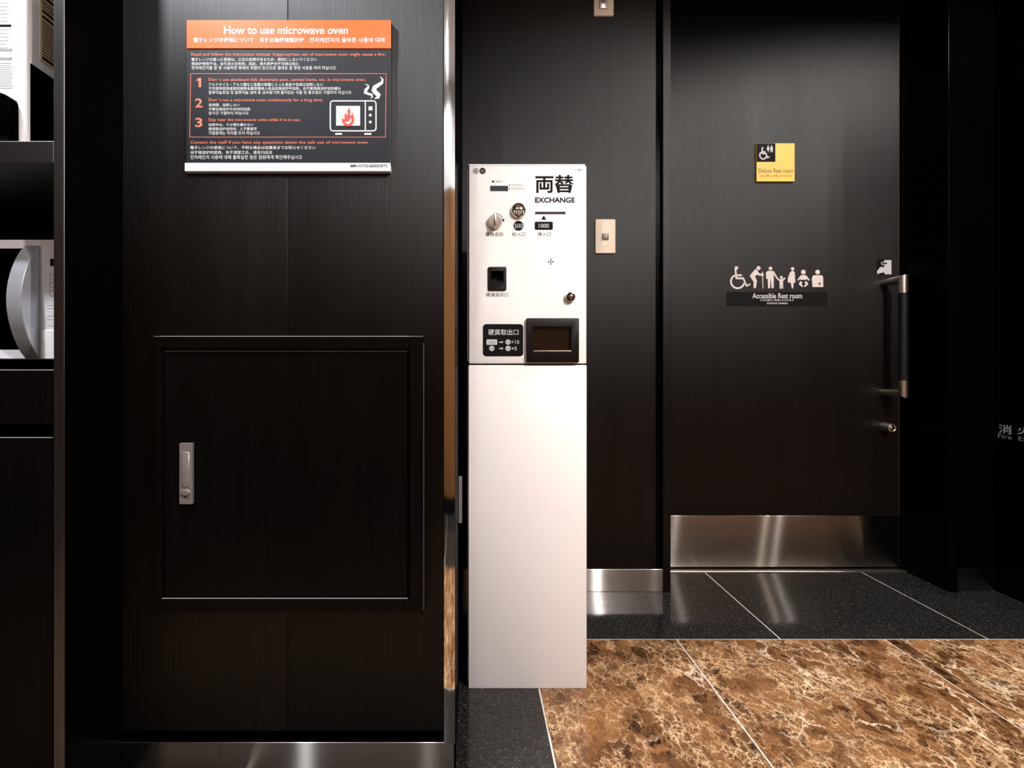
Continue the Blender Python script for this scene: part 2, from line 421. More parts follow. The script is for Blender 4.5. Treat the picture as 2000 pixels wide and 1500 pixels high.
# back wall behind the exchange machine, with its shadow groove at the door side
xb1 = X(1281, YB)
wb = struct(obj('wall_back', box(-.25, xb1, YB, YB+.03, .0, CEIL, .001, 1), 'wood'))
obj('shadow_groove', box(xb1, X(1294, YB), YB+.014, YB+.03, 0, CEIL), 'jet', wb)
bb_ = struct(obj('baseboard_back', box(-.25, X(1296, YB), YB-.004, YB, .0, Z(1111, YB), .001, 1), 'steel'))
# left jamb of the sliding door
t1 = struct(obj('trim_1', box(X(1295, YB-.006), X(1310, YB-.006), YB-.006, YD-.012, 0, CEIL, .0012, 2), 'wood'))
# lintel over the door
struct(obj('trim_2', box(X(1310, YB), 1.66, YB, YD+.02, 2.125, CEIL, .001, 1), 'wood'))
# right jamb reveal, front post and return wall
xj = X(1757, YD)
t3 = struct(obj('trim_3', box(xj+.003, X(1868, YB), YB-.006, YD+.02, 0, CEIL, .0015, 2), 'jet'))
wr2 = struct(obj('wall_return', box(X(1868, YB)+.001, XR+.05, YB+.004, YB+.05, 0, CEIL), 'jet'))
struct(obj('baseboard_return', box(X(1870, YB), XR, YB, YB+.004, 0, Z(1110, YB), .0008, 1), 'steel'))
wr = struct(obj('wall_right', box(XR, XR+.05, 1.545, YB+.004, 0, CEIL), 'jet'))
struct(obj('wall_far_right', box(3.3, 3.35, YW, YB, 0, CEIL), 'jet'))
struct(obj('wall_side_passage', box(XR+.05, 3.35, 1.545, 1.595, 0, CEIL), 'jet'))

# ------------------------------------------------------------------ sliding door
d = struct(obj('door_1', box(.60, xj, YD, YD+.036, .012, 2.14, .0012, 2), 'wood'))
obj('edge_strip', box(xj-.0055, xj-.0015, YD-.0012, YD+.001, .014, 2.13), 'satin', d)
kz0, kz1 = Z(1110, YD), Z(1007, YD)
obj('kick_plate', box(X(1300, YD), xj-.003, YD-.0016, YD, kz0, kz1, .0005, 1), 'steel', d)
struct(obj('trim_4', box(.66, xj+.004, 1.935, YD-.004, -.001, .004, .001, 1), 'satin'))     # floor track
struct(obj('trim_5', box(.60, xj+.02, YD-.002, YD+.05, -.003, .010), 'jet'))
# pull handle
hx, hy = X(1724, YD), 1.872
hnd = obj('door_handle', sweep([(hx, hy, 1.05), (hx, hy, .724)], .0146, 24), 'black_plastic', d, smooth=True)
for s, zc, ze in ((1, 1.098, 1.047), (-1, .680, .727)):
    bm = sweep([(hx, YD, zc), (hx, hy, zc), (hx, hy, ze)], .0155, 28)
    for v in bm.verts:                                   # post slimmer than the grip ferrule
        if v.co.y > hy+.02:
            v.co.x = hx+(v.co.x-hx)*.78; v.co.z = zc+(v.co.z-zc)*.78
    tag(obj('handle_bracket', bm, 'satin', hnd, smooth=True), 'satin steel elbow bracket')
lx, lz = X(1726.5, YD), Z(833.5, YD)
lk = obj('lock_cylinder', lathe([(.0175, 0), (.0175, -.006), (.0165, -.036), (.0155, -.040), (.013, -.041), (.0125, -.038), (0, -.038)], lx, lz, YD, 36), 'satin', d, smooth=True)
obj('keyway', lathe([(.006, -.038), (.006, -.0405), (.004, -.0415), (0, -.0415)], lx, lz, YD, 20), 'chrome', lk, smooth=True)

# ------------------------------------------------------------------ column with the hatch
wl = struct(obj('wall_left', box(-2.2, XCOL, YC+.012, YB+.03, 0, CEIL), 'jet'))
sx = X(562, YC)
obj('wood_panel', box(-.80, sx-.0004, YC, YC+.012, .098, CEIL, .0006, 1), 'wood_left', wl)
obj('wood_panel', box(sx+.0004, X(866, YC), YC, YC+.012, .098, CEIL, .0006, 1), 'wood_left2', wl)
# polished corner trim
x0, x1 = X(867, YC-.004), X(888.5, YC-.004)
def corner_profile():
    pts = []; n = 10
    for i in range(n+1):
        u = i/n; pts.append((x0+(x1-x0)*u, YC-.003-.0006*math.sin(math.pi*u)))
    return pts
bm = bmesh.new(); z0c, z1c = Z(1455, YC-.004), CEIL
fr = corner_profile()+[(x1, YC+.03), (x0, YC+.03)]
lo = [bm.verts.new((a, b, z0c)) for a, b in fr]; hi = [bm.verts.new((a, b, z1c)) for a, b in fr]
for i in range(len(fr)): j = (i+1) % len(fr); bm.faces.new((lo[i], lo[j], hi[j], hi[i]))
bm.faces.new(lo); bm.faces.new(hi)
struct(obj('trim_6', bm, 'mirror', None, smooth=True))
# steel skirting under the column
bz = Z(1450, YC-.003)
bl = struct(obj('baseboard_left', box(-.80, XCOL+.001, YC+.001, YC+.012, 0, bz-.001), 'jet'))
for a, b in ((228, 428), (428, 886.5)):
    obj('skirting_plate', box(X(a, YC-.003)+.0003, X(b, YC-.003)-.0003, YC-.003, YC+.001, .002, bz, .0006, 1), 'steel', bl)
# hatch
YH = YC-.016
h = thing('access_hatch', 'square black wall hatch in raised frame low on the column', 'hatch', (X(565, YH), YC, Z(1197, YH)))
obj('frame_rail', pbox(300, 657, 800, 681, YH, YC, .001), 'wood_dark', h)
obj('frame_rail', pbox(300, 1170, 800, 1196, YH, YC, .001), 'wood_dark', h)
obj('frame_stile', pbox(299, 681.5, 315, 1169.5, YH, YC, .001), 'wood_dark', h)
obj('frame_stile', pbox(800.5, 657, 828, 1199, YH-.001, YC, .001), 'wood_dark', h)
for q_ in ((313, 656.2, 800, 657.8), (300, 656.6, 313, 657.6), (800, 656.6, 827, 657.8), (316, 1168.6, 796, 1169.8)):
    obj('worn_edge_glint', pbox(*q_, YH-.0004, YH+.002, .0003), 'edge_glint', h)  # pale strips paint the bevel highlight along the worn frame edges
obj('worn_edge_glint', pbox(826.6, 670, 828.2, 1192, YH-.0014, YH+.002, .0003), 'edge_glint_dim', h)  # faint painted highlight down the right frame edge
hd = obj('hatch_door', pbox(319, 686, 796, 1167, YC-.010, YC-.001, .0012), 'wood_dark', h)
YP = YC-.018
obj('worn_edge_glint', pbox(320, 685, 795, 686.4, YC-.0104, YC-.008, .0003), 'edge_glint', hd)  # painted highlight on the top edge of the hatch door
hh = tag(obj('hatch_handle', pbox(350, 866, 374.5, 985, YP, YC-.010, .0006), 'hatch_metal', hd), 'silver recessed latch with push button')
obj('lever', prism(ppts([(354, 883), (370, 883)]+[(370, 940)]+[(362+8*math.cos(a), 944+8*math.sin(a)) for a in [i*math.pi/8 for i in range(9)]], YP), YP-.0016, YP, .0006), 'hatch_metal', hd, smooth=True)
obj('push_button', prism(ppts(circ(362, 961.5, 8.5, 28, 6.2), YP), YP-.0030, YP, .0011), 'hatch_metal', hd, smooth=True)
obj('keyhole', prism(ppts(circ(362.5, 970, 1.8, 12), YP), YP-.0004, YP), 'void', hd)

# ------------------------------------------------------------------ instruction sign
YS = YC-.009
sg = thing('instruction_sign', 'black microwave oven instruction sign with orange header bar', 'sign', (X(562, YS), YC, Z(336, YS)))
obj('backing_plate', pbox(364, 40, 763.5, 322, YS, YC, .0005), 'sign_black', sg)
tag(obj('header_bar', pbox(364.5, 39, 763.5, 94.5, YS-.0012, YS+.001, .0004), 'orange', sg), 'orange header bar')
tag(obj('footer_bar', pbox(360.5, 318, 762.5, 334.5, YS-.0022, YC, .0006), 'white_print', sg), 'white footer bar')
def S(u, v): return (350+u*.215, 30+v*.215)
def st(s, u0, v0, u1, v1, mat, bold=.004, dy=0):
    a = S(u0, v0); b = S(u1, v1); text(s, (a[0], a[1], b[0], b[1]), YS-dy, mat, sg, bold=bold)
st('How to use microwave oven', 408, 98, 1534, 173, 'white_print', .022, .0012)
st('電子レンジの使用について', 130, 202, 678, 248, 'white_print', .02, .0012)
st('关于正确使用微波炉', 730, 202, 1132, 248, 'white_print', .02, .0012)
st('전자레인지의 올바른 사용에 대해', 1184, 202, 1866, 248, 'white_print', .02, .0012)
st('Read and follow the instruction manual. Inappropriate use of microwave oven might cause a fire.', 112, 340, 1874, 377, 'orange_text', .0)
st('電子レンジの誤った使用は、火災の危険があるため、絶対にしないでください', 112, 386, 1252, 417, 'white_print')
st('微波炉使用不当，会引发火灾危险，因此，请大家绝对不可掉以轻心', 112, 425, 1088, 456, 'white_print')
st('전자레인지를 잘 못 사용하면 화재의 위험이 있으므로 절대로 잘 못된 사용을 하지 마십시오', 112, 461, 1424, 495, 'white_print')
for n, v0, v1 in (('2', 755, 838), ('3', 932, 1016)): st(n, 158 if n == '1' else 146, v0, 200 if n == '1' else 212, v1, 'orange_text', .018)
st('Don’ t use aluminum foil, aluminum pots, canned items, etc. in microwave oven.', 268, 570, 1694, 606, 'orange_text', .0)
st('アルミホイル・アルミ鍋など金属の容器に入った食品や缶詰は加熱しない', 268, 613, 1308, 644, 'white_print')
st('不可使用铝箔或者铝锅等金属容器装入食品在微波炉中加热，也不要用微波炉加热罐头', 268, 650, 1470, 680, 'white_print')
st('알루미늄호일 및 알루미늄 냄비 등 금속용기에 들어있는 식품 및 통조림은 가열하지 마십시오', 268, 685, 1566, 717, 'white_print')
st('Don’ t run a microwave oven continuously for a long time.', 268, 755, 1306, 791, 'orange_text', .0)
st('長時間、加熱しない', 268, 800, 550, 829, 'white_print')
st('不要在微波炉中长时间加热', 268, 838, 646, 867, 'white_print')
st('장시간 가열하지 마십시오', 268, 874, 632, 904, 'white_print')
st('Stay near the microwave oven while it is in use.', 266, 935, 1100, 970, 'orange_text', .0)
st('加熱中は、その場を離れない', 266, 980, 678, 1008, 'white_print')
st('使用微波炉加热时，人不要离开', 266, 1017, 706, 1047, 'white_print')
st('가열중에는 자리를 뜨지 마십시오', 266, 1053, 734, 1086, 'white_print')
st('Contact the staff if you have any questions about the safe use of microwave oven.', 102, 1140, 1722, 1175, 'orange_text', .0)
st('電子レンジの使用について、不明な場合は従業員までお知らせください', 102, 1186, 1240, 1218, 'white_print')
st('对于微波炉的使用，有不清楚之处，请咨询店员', 102, 1230, 846, 1262, 'white_print')
st('전자레인지 사용에 대해 불확실한 점은 점원에게 확인해주십시오', 102, 1270, 1118, 1308, 'white_print')
st('APA', 1553, 1356, 1612, 1378, 'ink', .04, .0022); st('HOTELS&RESORTS', 1622, 1355, 1890, 1379, 'ink', .0, .0022)
def SP(pts): return [S(a, b) for a, b in pts]
rect = [(105, 530), (1880, 530), (1874, 1107), (96, 1107), (105, 530)]
decal('border_line', stroke(SP(rect), .9), YS, 'orange_text', sg)
# microwave pictogram
def outline(poly, wd):
    return stroke(poly+[poly[0]], wd)
decal('numeral', [SP([(178, 570), (200, 570), (200, 653), (178, 653), (178, 592), (160, 600), (160, 584)])], YS, 'orange_text', sg)
A0 = S(1373, 778); A1 = S(1788, 1050)
decal('pictogram', outline(rr(A0[0], A0[1], A1[0], A1[1], 5.5), 2.4)+stroke([S(1691, 778), S(1691, 1050)], 2.2)
      + [SP([(1720, 828), (1756, 828), (1756, 864), (1720, 864)]), circ(*S(1736, 908), 2.8, 14), circ(*S(1736, 970), 2.8, 14)]
      + [SP([(1418, 1070), (1480, 1070), (1480, 1086), (1418, 1086)]), SP([(1682, 1070), (1746, 1070), (1746, 1086), (1682, 1086)])]
      + [SP([(1426, 824), (1644, 824), (1644, 1003), (1426, 1003)])], YS, 'white_print', sg)
flame = [(1543, 833), (1551, 858), (1556, 880), (1550, 900), (1556, 914), (1572, 895), (1574, 878), (1580, 905), (1588, 930), (1589, 955), (1580, 980), (1562, 1000), (1540, 1010), (1515, 1006), (1494, 992), (1480, 968), (1478, 945), (1486, 930), (1492, 945), (1504, 942), (1500, 925), (1504, 900), (1512, 882), (1516, 900), (1524, 908), (1532, 895), (1526, 870), (1538, 850)]
decal('flame_pictogram', [SP(flame)], YS-.00075, 'red', sg)
decal('flame_core', [SP([(1555, 932), (1566, 945), (1564, 965), (1550, 982), (1532, 988), (1514, 982), (1504, 968), (1520, 970), (1536, 966), (1550, 952)])], YS-.0012, 'white_print', sg)
def taper(pts, ws):
    Lr = []; Rr = []
    for i, (a, b) in enumerate(pts):
        p = pts[max(0, i-1)]; q = pts[min(len(pts)-1, i+1)]
        dx, dy = q[0]-p[0], q[1]-p[1]; l = math.hypot(dx, dy) or 1; k = ws[i]/2
        Lr.append((a-dy/l*k, b+dx/l*k)); Rr.append((a+dy/l*k, b-dx/l*k))
    return Lr+Rr[::-1]
steam1 = SP(taper([(1826, 556), (1848, 582), (1842, 612), (1808, 634), (1776, 655), (1768, 680), (1790, 706), (1812, 726), (1806, 746), (1772, 758)], [3, 16, 26, 34, 40, 44, 42, 40, 28, 3]))
steam2 = SP(taper([(1688, 628), (1716, 634), (1718, 654), (1696, 678), (1690, 700), (1718, 714), (1750, 722), (1754, 740), (1740, 758)], [3, 12, 20, 28, 30, 22, 20, 14, 3]))
decal('steam_pictogram', [steam1, steam2], YS, 'white_print', sg)

# ------------------------------------------------------------------ exchange machine
mt = thing('coin_exchange_machine', 'tall slim white money exchange machine standing right of the column', 'machine', (X(1030, YM), YM+.18, 0))
obj('cabinet_body', box(X(914.5, YM), X(1143.5, YM), YM+.018, YM+.34, .012, Z(320, YM)-.001, .002), 'enamel_side', mt)
obj('top_cap', box(X(915, YM), X(1143.5, YM), YM+.003, YM+.34, Z(322.6, YM), Z(319.4, YM), .0012), 'enamel', mt)
up = obj('upper_door', pbox(916, 323.6, 1145.5, 710, YM, YM+.018, .0022), 'enamel', mt, smooth=True)
cut(up, [pbox(957.5, 360, 993, 371, YM-.01, YM+.006), pbox(1046, 410.8, 1106, 416.2, YM-.01, YM+.02),
         pbox(1041, 637, 1119, 686, YM-.01, YM+.05), pbox(955, 524, 987, 565, YM-.01, YM+.05)])
obj('lower_panel', pbox(915, 713.2, 1146, 1345, YM, YM+.018, .0022), 'enamel', mt, smooth=True)
obj('plinth', box(X(925, YM), X(1138, YM), YM+.02, YM+.33, 0, .013), 'rubber', mt)
obj('slot_liner', box(X(915, YM)+.004, X(1143, YM)-.004, YM+.021, YM+.026, Z(700, YM), Z(330, YM)), 'void', mt)
def mtx(s, bb, mat='ink', bold=.0, dy=0): text(s, bb, YM-dy, mat, mt, bold=bold)
dsp = obj('display', pbox(958, 360.3, 992.7, 370.8, YM+.001, YM+.006), 'navy', mt)
mtx('両替', (1045.5, 341.5, 1121, 377), bold=.022)
mtx('EXCHANGE', (1045, 385.5, 1123, 396), bold=.036)
mtx('両替中', (967, 352.5, 981, 356.5), 'grey_print'); mtx('500 円中止', (999, 359.5, 1023, 364), 'grey_print'); mtx('1000 円中止', (999, 366, 1026, 370.5), 'grey_print')
decal('indicator', [circ(963, 354.5, 2.1, 14)], YM, 'ink', mt); decal('indicator', [circ(995, 361.5, 1.2, 12)], YM, 'ink', mt); decal('indicator', [circ(995, 368.3, 1.2, 12)], YM, 'ink', mt)
# bill slot frame and marks
obj('bill_slot', pbox(1046, 411, 1106, 416, YM+.006, YM+.008), 'void', mt)
decal('arrow_mark', [[(1062, 420.5), (1057, 429.2), (1067, 429.2)]], YM, 'ink', mt)
decal('price_badge', [rr(1044.3, 433, 1079.8, 449, 2.5)], YM, 'ink', mt); mtx('1000', (1052, 437, 1072, 445), 'white_print', .01, .0004)
decal('price_badge', [circ(1012.5, 441, 9.8, 32)], YM, 'ink', mt); mtx('500', (1005, 437, 1020.5, 445.5), 'white_print', 0, .0004)
mtx('硬貨返却', (948, 453.5, 982.5, 461.5)); mtx('投入口', (1000, 453.5, 1025.5, 461.5)); mtx('挿入口', (1050, 453.5, 1075.5, 461.5)); mtx('硬貨返却口', (949.5, 571.5, 992.5, 579.5))
decal('badge_sticker', [circ(929.5, 333.8, 6, 24)], YM, 'grey_print', mt); decal('badge_sticker', [circ(929.5, 333.8, 4.6, 20)], YM-.0004, 'white_print', mt)
decal('badge_mark', stroke([(931.5, 331), (927.5, 334), (931.5, 336.5)], 1.4), YM-.0008, 'ink', mt)
decal('badge_sticker', [circ(942.3, 333.8, 6.2, 24)], YM, 'ink', mt); mtx('NOW\nOPEN', (938.6, 330.8, 946, 337), 'pale_grey', 0, .0004)
decal('logo_print', [circ(1132, 331.3, 4, 20, 3.4)], YM, 'pale_grey', mt); mtx('ASAHI', (1123, 329.6, 1139, 333.4), 'blue', .01, .0004)
# coin return lever
r0 = .0178; cx, cz = X(966, YM), Z(434, YM)
kn = obj('return_knob', lathe([(r0*.98, 0), (r0, -.004), (r0*.95, -.008), (r0*.86, -.0095), (0, -.0095)], cx, cz, YM, 40), 'chrome', mt, smooth=True)
b2 = box(cx-.0022, cx+.0022, YM-.026, YM-.009, cz-.0165, cz+.018, .0012)
obj('knob_grip', b2, 'chrome', kn, smooth=True)
arc = [(966+17.5*math.cos(math.radians(a)), 434+17.5*math.sin(math.radians(a))) for a in range(-88, -18, 8)]
decal('turn_arrow', stroke(arc, 1.2)+[[(983.6, 434.6), (979.8, 428.6), (985.4, 427.8)]], YM, 'ink', mt)
# coin inlet
cx, cz = X(1012.5, YM), Z(412, YM); r0 = .0186
ci = obj('coin_inlet', lathe([(r0, 0), (r0, -.005), (r0*.9, -.009), (r0*.82, -.0095), (r0*.80, -.006), (r0*.6, -.009), (0, -.0105)], cx, cz, YM, 44), 'chrome', mt, smooth=True)
for k in range(-2, 3):
    obj('inlet_rib', box(cx+k*.0052-.0017, cx+k*.0052+.0017, YM-.0125, YM-.006, cz-.0135+abs(k)*.0015, cz-.001, .0007), 'chrome', ci)
obj('coin_slot', box(cx-.013, cx+.013, YM-.0117, YM-.006, cz-.0004, cz+.0012), 'void', ci)
# speaker holes
decal('speaker_holes', [circ(1075.8+a, 511.3+b, 1.45, 12) for a, b in ((0, 0), (-4.1, 0), (4.1, 0), (0, -4.1), (0, 4.1))], YM, 'void', mt)
# coin return cup
rc = obj('return_cup', prism(ppts(rr(953, 521.5, 989, 567.5, 3), YM), YM-.004, YM+.0005, .001), 'black_plastic', mt, smooth=True)
obj('cup_pocket', pbox(956, 525, 986, 564, YM+.017, YM+.019), 'void', mt)
cut(rc, [pbox(958.5, 528, 984, 549, YM-.012, YM+.05)])
obj('cup_lip', pbox(958.5, 549, 984.5, 551.2, YM-.0056, YM+.0, .0005), 'black_plastic', mt)
# key lock
cx, cz = X(1113, YM), Z(580.5, YM)
kl = obj('key_lock', lathe([(.0118, 0), (.0122, -.006), (.0112, -.010), (.0095, -.0105), (.009, -.008), (0, -.008)], cx, cz, YM, 32), 'chrome', mt, smooth=True)
obj('key_ring', lathe([(.0088, -.0078), (.0088, -.0082), (0, -.0082)], cx, cz, YM, 24), 'brown_plastic', kl)
obj('key_core', lathe([(.0052, -.008), (.0052, -.011), (.004, -.0118), (.0026, -.0118), (.0022, -.0085), (0, -.0085)], cx, cz, YM, 24), 'chrome', kl, smooth=True)
# coin tray
tf = obj('coin_tray', prism(ppts(rr(1027.5, 622, 1129.5, 708, 2.2), YM), YM-.010, YM+.002, .0014), 'brown_plastic', mt, smooth=True)
cut(tf, [pbox(1042, 637.5, 1117, 685, YM-.02, YM+.05)])
obj('tray_flap', pbox(1040.5, 637, 1119, 686.5, YM-.001, YM+.0015), 'smoke', mt)
obj('tray_lip', pbox(1042, 684.6, 1116, 686.8, YM-.0112, YM-.002, .0006), 'satin', mt)
# label beside the tray
decal('tray_label', [rr(943, 633, 1022, 696, 6.5)], YM, 'ink', mt)
mtx('硬貨取出口', (953.5, 643, 1012.5, 654.5), 'white_print', .008, .0004)
decal('label_badge', [rr(950.2, 663, 971, 673.5, 2), circ(960.5, 680.5, 5.2, 20), circ(992.3, 668.2, 5.2, 20), circ(992.3, 680.5, 5.2, 20)], YM-.0004, 'white_print', mt)
mtx('1000', (953.5, 665.5, 967.5, 671.2), 'grey_print', 0, .0010); mtx('500', (956.8, 678.3, 964.2, 682.8), 'grey_print', 0, .0010)
mtx('100', (988.8, 666.0, 995.8, 670.5), 'grey_print', 0, .0010); mtx('100', (988.8, 678.3, 995.8, 682.8), 'grey_print', 0, .0010)
mtx('×10', (999, 664.3, 1014, 671.8), 'white_print', 0, .0004); mtx('×5', (999, 677, 1009.3, 684.3), 'white_print', .01, .0004)
decal('label_arrow', [[(975, 667.3), (980, 667.3), (980, 666), (983.3, 668.3), (980, 670.6), (980, 669.3), (975, 669.3)], [(975, 679.6), (980, 679.6), (980, 678.3), (983.3, 680.6), (980, 682.9), (980, 681.6), (975, 681.6)]], YM-.0004, 'white_print', mt)
# hinge pins at the left edge
obj('hinge', box(X(912.8, YM), X(915.6, YM), YM+.006, YM+.016, Z(706, YM), Z(330, YM), .0006), 'enamel_side', mt)
obj('hinge', box(X(912.8, YM), X(915.3, YM), YM+.006, YM+.016, Z(1335, YM), Z(716, YM), .0006), 'enamel_side', mt)

# power cable and wall conduit in the gap behind
pts = []
for i in range(21):
    u = i/20; pts.append((.02-.045*math.sin(u*math.pi)*.55-.0*u, 1.66+.03*math.sin(u*4), .40*(1-u)**1.4+.006))
cb = tag(obj('power_cable', sweep(pts, .0035, 8), 'rubber', smooth=True), 'black power cable hanging in the gap behind the exchange machine', 'cable')
oc = tag(obj('cable_duct', box(XCOL+.0002, XCOL+.008, 1.20, 1.232, Z(1022, 1.2), Z(935, 1.2), .001), 'grey_btn'), 'narrow grey cable duct on the column side beside the machine', 'cable duct')

# ------------------------------------------------------------------ wall plates
def plate(name, label, px0, py0, px1, py1, Y):
    t = thing(name, label, 'switch', (X((px0+px1)/2, Y), Y, Z(py1, Y)))
    obj('cover_plate', prism(ppts(rr(px0, py0, px1, py1, 2.2), Y), Y-.007, Y, .0018), 'cream', t, smooth=True)
    return t
t = plate('light_switch', 'cream wall switch with small grey button right of the machine', 1162, 429, 1201, 495.5, YB)
obj('switch_insert', pbox(1175, 442, 1191.5, 480, YB-.0078, YB-.006, .0004), 'cream', t)
tag(obj('push_button', pbox(1177, 455.5, 1189.3, 467.5, YB-.013, YB-.0075, .0012), 'grey_btn', t, smooth=True), 'grey push button')
t = plate('key_switch', 'cream wall plate with clear cover, cut by the top frame edge', 1159, -34, 1197.5, 33, YB)
tag(obj('clear_cover', pbox(1171, -20, 1187, 15.5, YB-.012, YB-.0068, .0012), 'satin', t, smooth=True), 'greyish clear button cover')
obj('push_button', pbox(1174, -10, 1183, 5, YB-.0142, YB-.0115, .001), 'grey_btn', t)

# ------------------------------------------------------------------ yellow restroom sign
YY = YD-.008
ys = thing('restroom_sign', 'square yellow sign with black corner pictogram on the door', 'sign', (X(1515, YY), YD, Z(355, YY)))
obj('sign_plate', pbox(1477.8, 279.8, 1552, 354.3, YY, YD, .0005), 'yellow', ys)
tag(obj('pictogram_field', pbox(1478.2, 280.2, 1514.4, 316, YY-.0005, YY), 'ink', ys), 'black square field')
text('Deluxe Rest room', (1481.5, 329, 1549, 337.5), YY, 'yellow_ink', ys, bold=.004)
text('どなた様もご利用いただけます', (1484, 341, 1547, 346), YY, 'yellow_ink', ys)
def wheelchair(fx, fy, Y, mat, parent, thick):
    """wheelchair pictogram in its own 0-400 grid, mapped by fx, fy"""
    m = lambda pts: [(fx(a), fy(b)) for a, b in pts]
    k = abs(fx(100)-fx(0))/100
    wheel = [(285+122*math.cos(math.radians(a)), 370+122*math.sin(math.radians(a))) for a in range(20, 243, 10)]
    pol = [m(circ(262, 125, 33, 20))]+stroke(m([(245, 150), (262, 312), (388, 312)]), thick*k)
    pol += stroke(m([(388, 312), (447, 450), (505, 422)]), thick*.85*k, True)
    pol += stroke(m([(262, 258), (350, 258)]), thick*k)+stroke(m(wheel), thick*k)
    decal('pictogram', pol, Y, mat, parent)
wheelchair(lambda a: 1483+(a-145)*.0535, lambda b: 287+(b-92)*.0590, YY-.0005, 'white_print', ys, 52)
def q(pts): return [(1460+a*.07, 265+b*.07) for a, b in pts]
decal('pictogram', [q(circ(574, 280, 17, 14)), q([(562, 300), (588, 300), (614, 365), (590, 430), (578, 470), (568, 430), (528, 365)]),
                    q(circ(668, 280, 17, 14)), q([(650, 300), (688, 300), (722, 370), (700, 376), (708, 462), (694, 470), (672, 410), (655, 465), (634, 462), (640, 376), (620, 365)])], YY-.0005, 'white_print', ys)

# ------------------------------------------------------------------ accessible restroom sign
ac = thing('restroom_sign', 'row of pale pictograms over a black lettered strip on the door', 'sign', (X(1517, YD), YD, Z(598, YD)))
obj('sign_plate', pbox(1419, 570, 1616, 597.5, YD-.0015, YD, .0003), 'ink', ac)
text('Accessible Rest room', (1469.5, 572.5, 1566.5, 583), YD-.0015, 'white_print', ac, bold=.010)
text('どなた様もご利用いただけます', (1485, 584.3, 1550.5, 588.3), YD-.0015, 'white_print', ac, bold=.01)
text('多機能化粧室 介助用設備付', (1497.5, 590.7, 1539, 594.2), YD-.0015, 'white_print', ac, bold=.01)
fx = lambda a: 1410+a*.1075
fy = lambda b: 510+b*.1075
def pic(polys, label): tag(decal('pictogram', [[(fx(a), fy(b)) for a, b in p] for p in polys], YD, 'silver_print', ac), label)
wheelchair(fx, fy, YD, 'silver_print', ac, 33)
pic([circ(665, 127, 37, 20), [(605, 142), (640, 165), (680, 225), (760, 232), (762, 258), (745, 268), (672, 264), (640, 246), (600, 280), (636, 355), (618, 490), (574, 490), (575, 378), (503, 268)],
     [(728, 196), (746, 196), (752, 495), (740, 495)]], 'bent figure with a cane')
pic([circ(882, 132, 33, 20), [(835, 178), (930, 178), (952, 196), (1010, 300), (1045, 335), (1064, 326), (1092, 326), (1140, 298), (1156, 312), (1110, 362), (1110, 500), (1086, 500), (1080, 430), (1072, 500), (1048, 500), (1046, 362), (1026, 350), (986, 312), (942, 238), (940, 492), (900, 492), (888, 345), (880, 345), (872, 492), (838, 492), (832, 325), (804, 322), (800, 205)],
     circ(1079, 294, 26, 18)], 'adult figure holding a child by the hand')
pic([circ(1284, 139, 31, 20), [(1268, 178), (1300, 178), (1322, 205), (1326, 300), (1336, 390), (1302, 392), (1296, 495), (1270, 495), (1250, 392), (1196, 388), (1200, 300), (1235, 210)]], 'figure of an expectant mother')
pic([circ(1479, 200, 43, 24), [(1435, 255), (1525, 255), (1596, 340), (1580, 358), (1535, 322), (1530, 340), (1428, 340), (1422, 322), (1384, 356), (1368, 340)],
     [(1430, 362), (1462, 392), (1444, 420), (1476, 455), (1456, 472), (1400, 425), (1405, 392)], [(1528, 362), (1560, 395), (1566, 425), (1508, 472), (1490, 455), (1520, 420), (1500, 390)]], 'figure of a baby')
pic([circ(1738, 199, 42, 24), [(1670, 256), (1808, 256), (1838, 285), (1842, 470), (1645, 470), (1632, 320), (1645, 275)]], 'half figure with a small cross')
decal('cross_mark', [[(fx(a), fy(b)) for a, b in p] for p in ([(1768, 380), (1780, 380), (1780, 438), (1768, 438)], [(1748, 403), (1800, 403), (1800, 415), (1748, 415)])], YD-.0005, 'ink', ac)

# sliding door sticker
sk = thing('sliding_door_sticker', 'small black and white sticker of a hand sliding a door', 'sticker', (X(1727, YD), YD, Z(537, YD)))
decal('sticker_base', [[(1712.5, 506), (1742, 506), (1742, 537), (1712.5, 537)]], YD, 'ink', sk)
decal('door_mark', [[(1727, 508), (1741, 508), (1741, 535.8), (1727.3, 535.8)]], YD-.0004, 'white_print', sk)
decal('arrow_outline', [[(1719.8, 514.3), (1724.5, 510), (1724.8, 512.5), (1728, 512.5), (1728, 516.5), (1724.8, 516.5), (1724.5, 519.3)]], YD-.0004, 'white_print', sk)
decal('arrow_mark', [[(1721.2, 514.3), (1724, 511.8), (1724, 513.4), (1730, 513.4), (1730, 511.8), (1733, 514.3), (1730, 516.8), (1730, 515.2), (1724, 515.2), (1724, 516.8)]], YD-.0009, 'ink', sk)
decal('hand_mark', [[(1713, 528), (1715.5, 527.6), (1717, 523.5), (1721, 521), (1724.5, 522.5), (1726.8, 520.5), (1727, 531.5), (1722, 533.2), (1719, 533), (1713.4, 536)]], YD-.0004, 'white_print', sk)

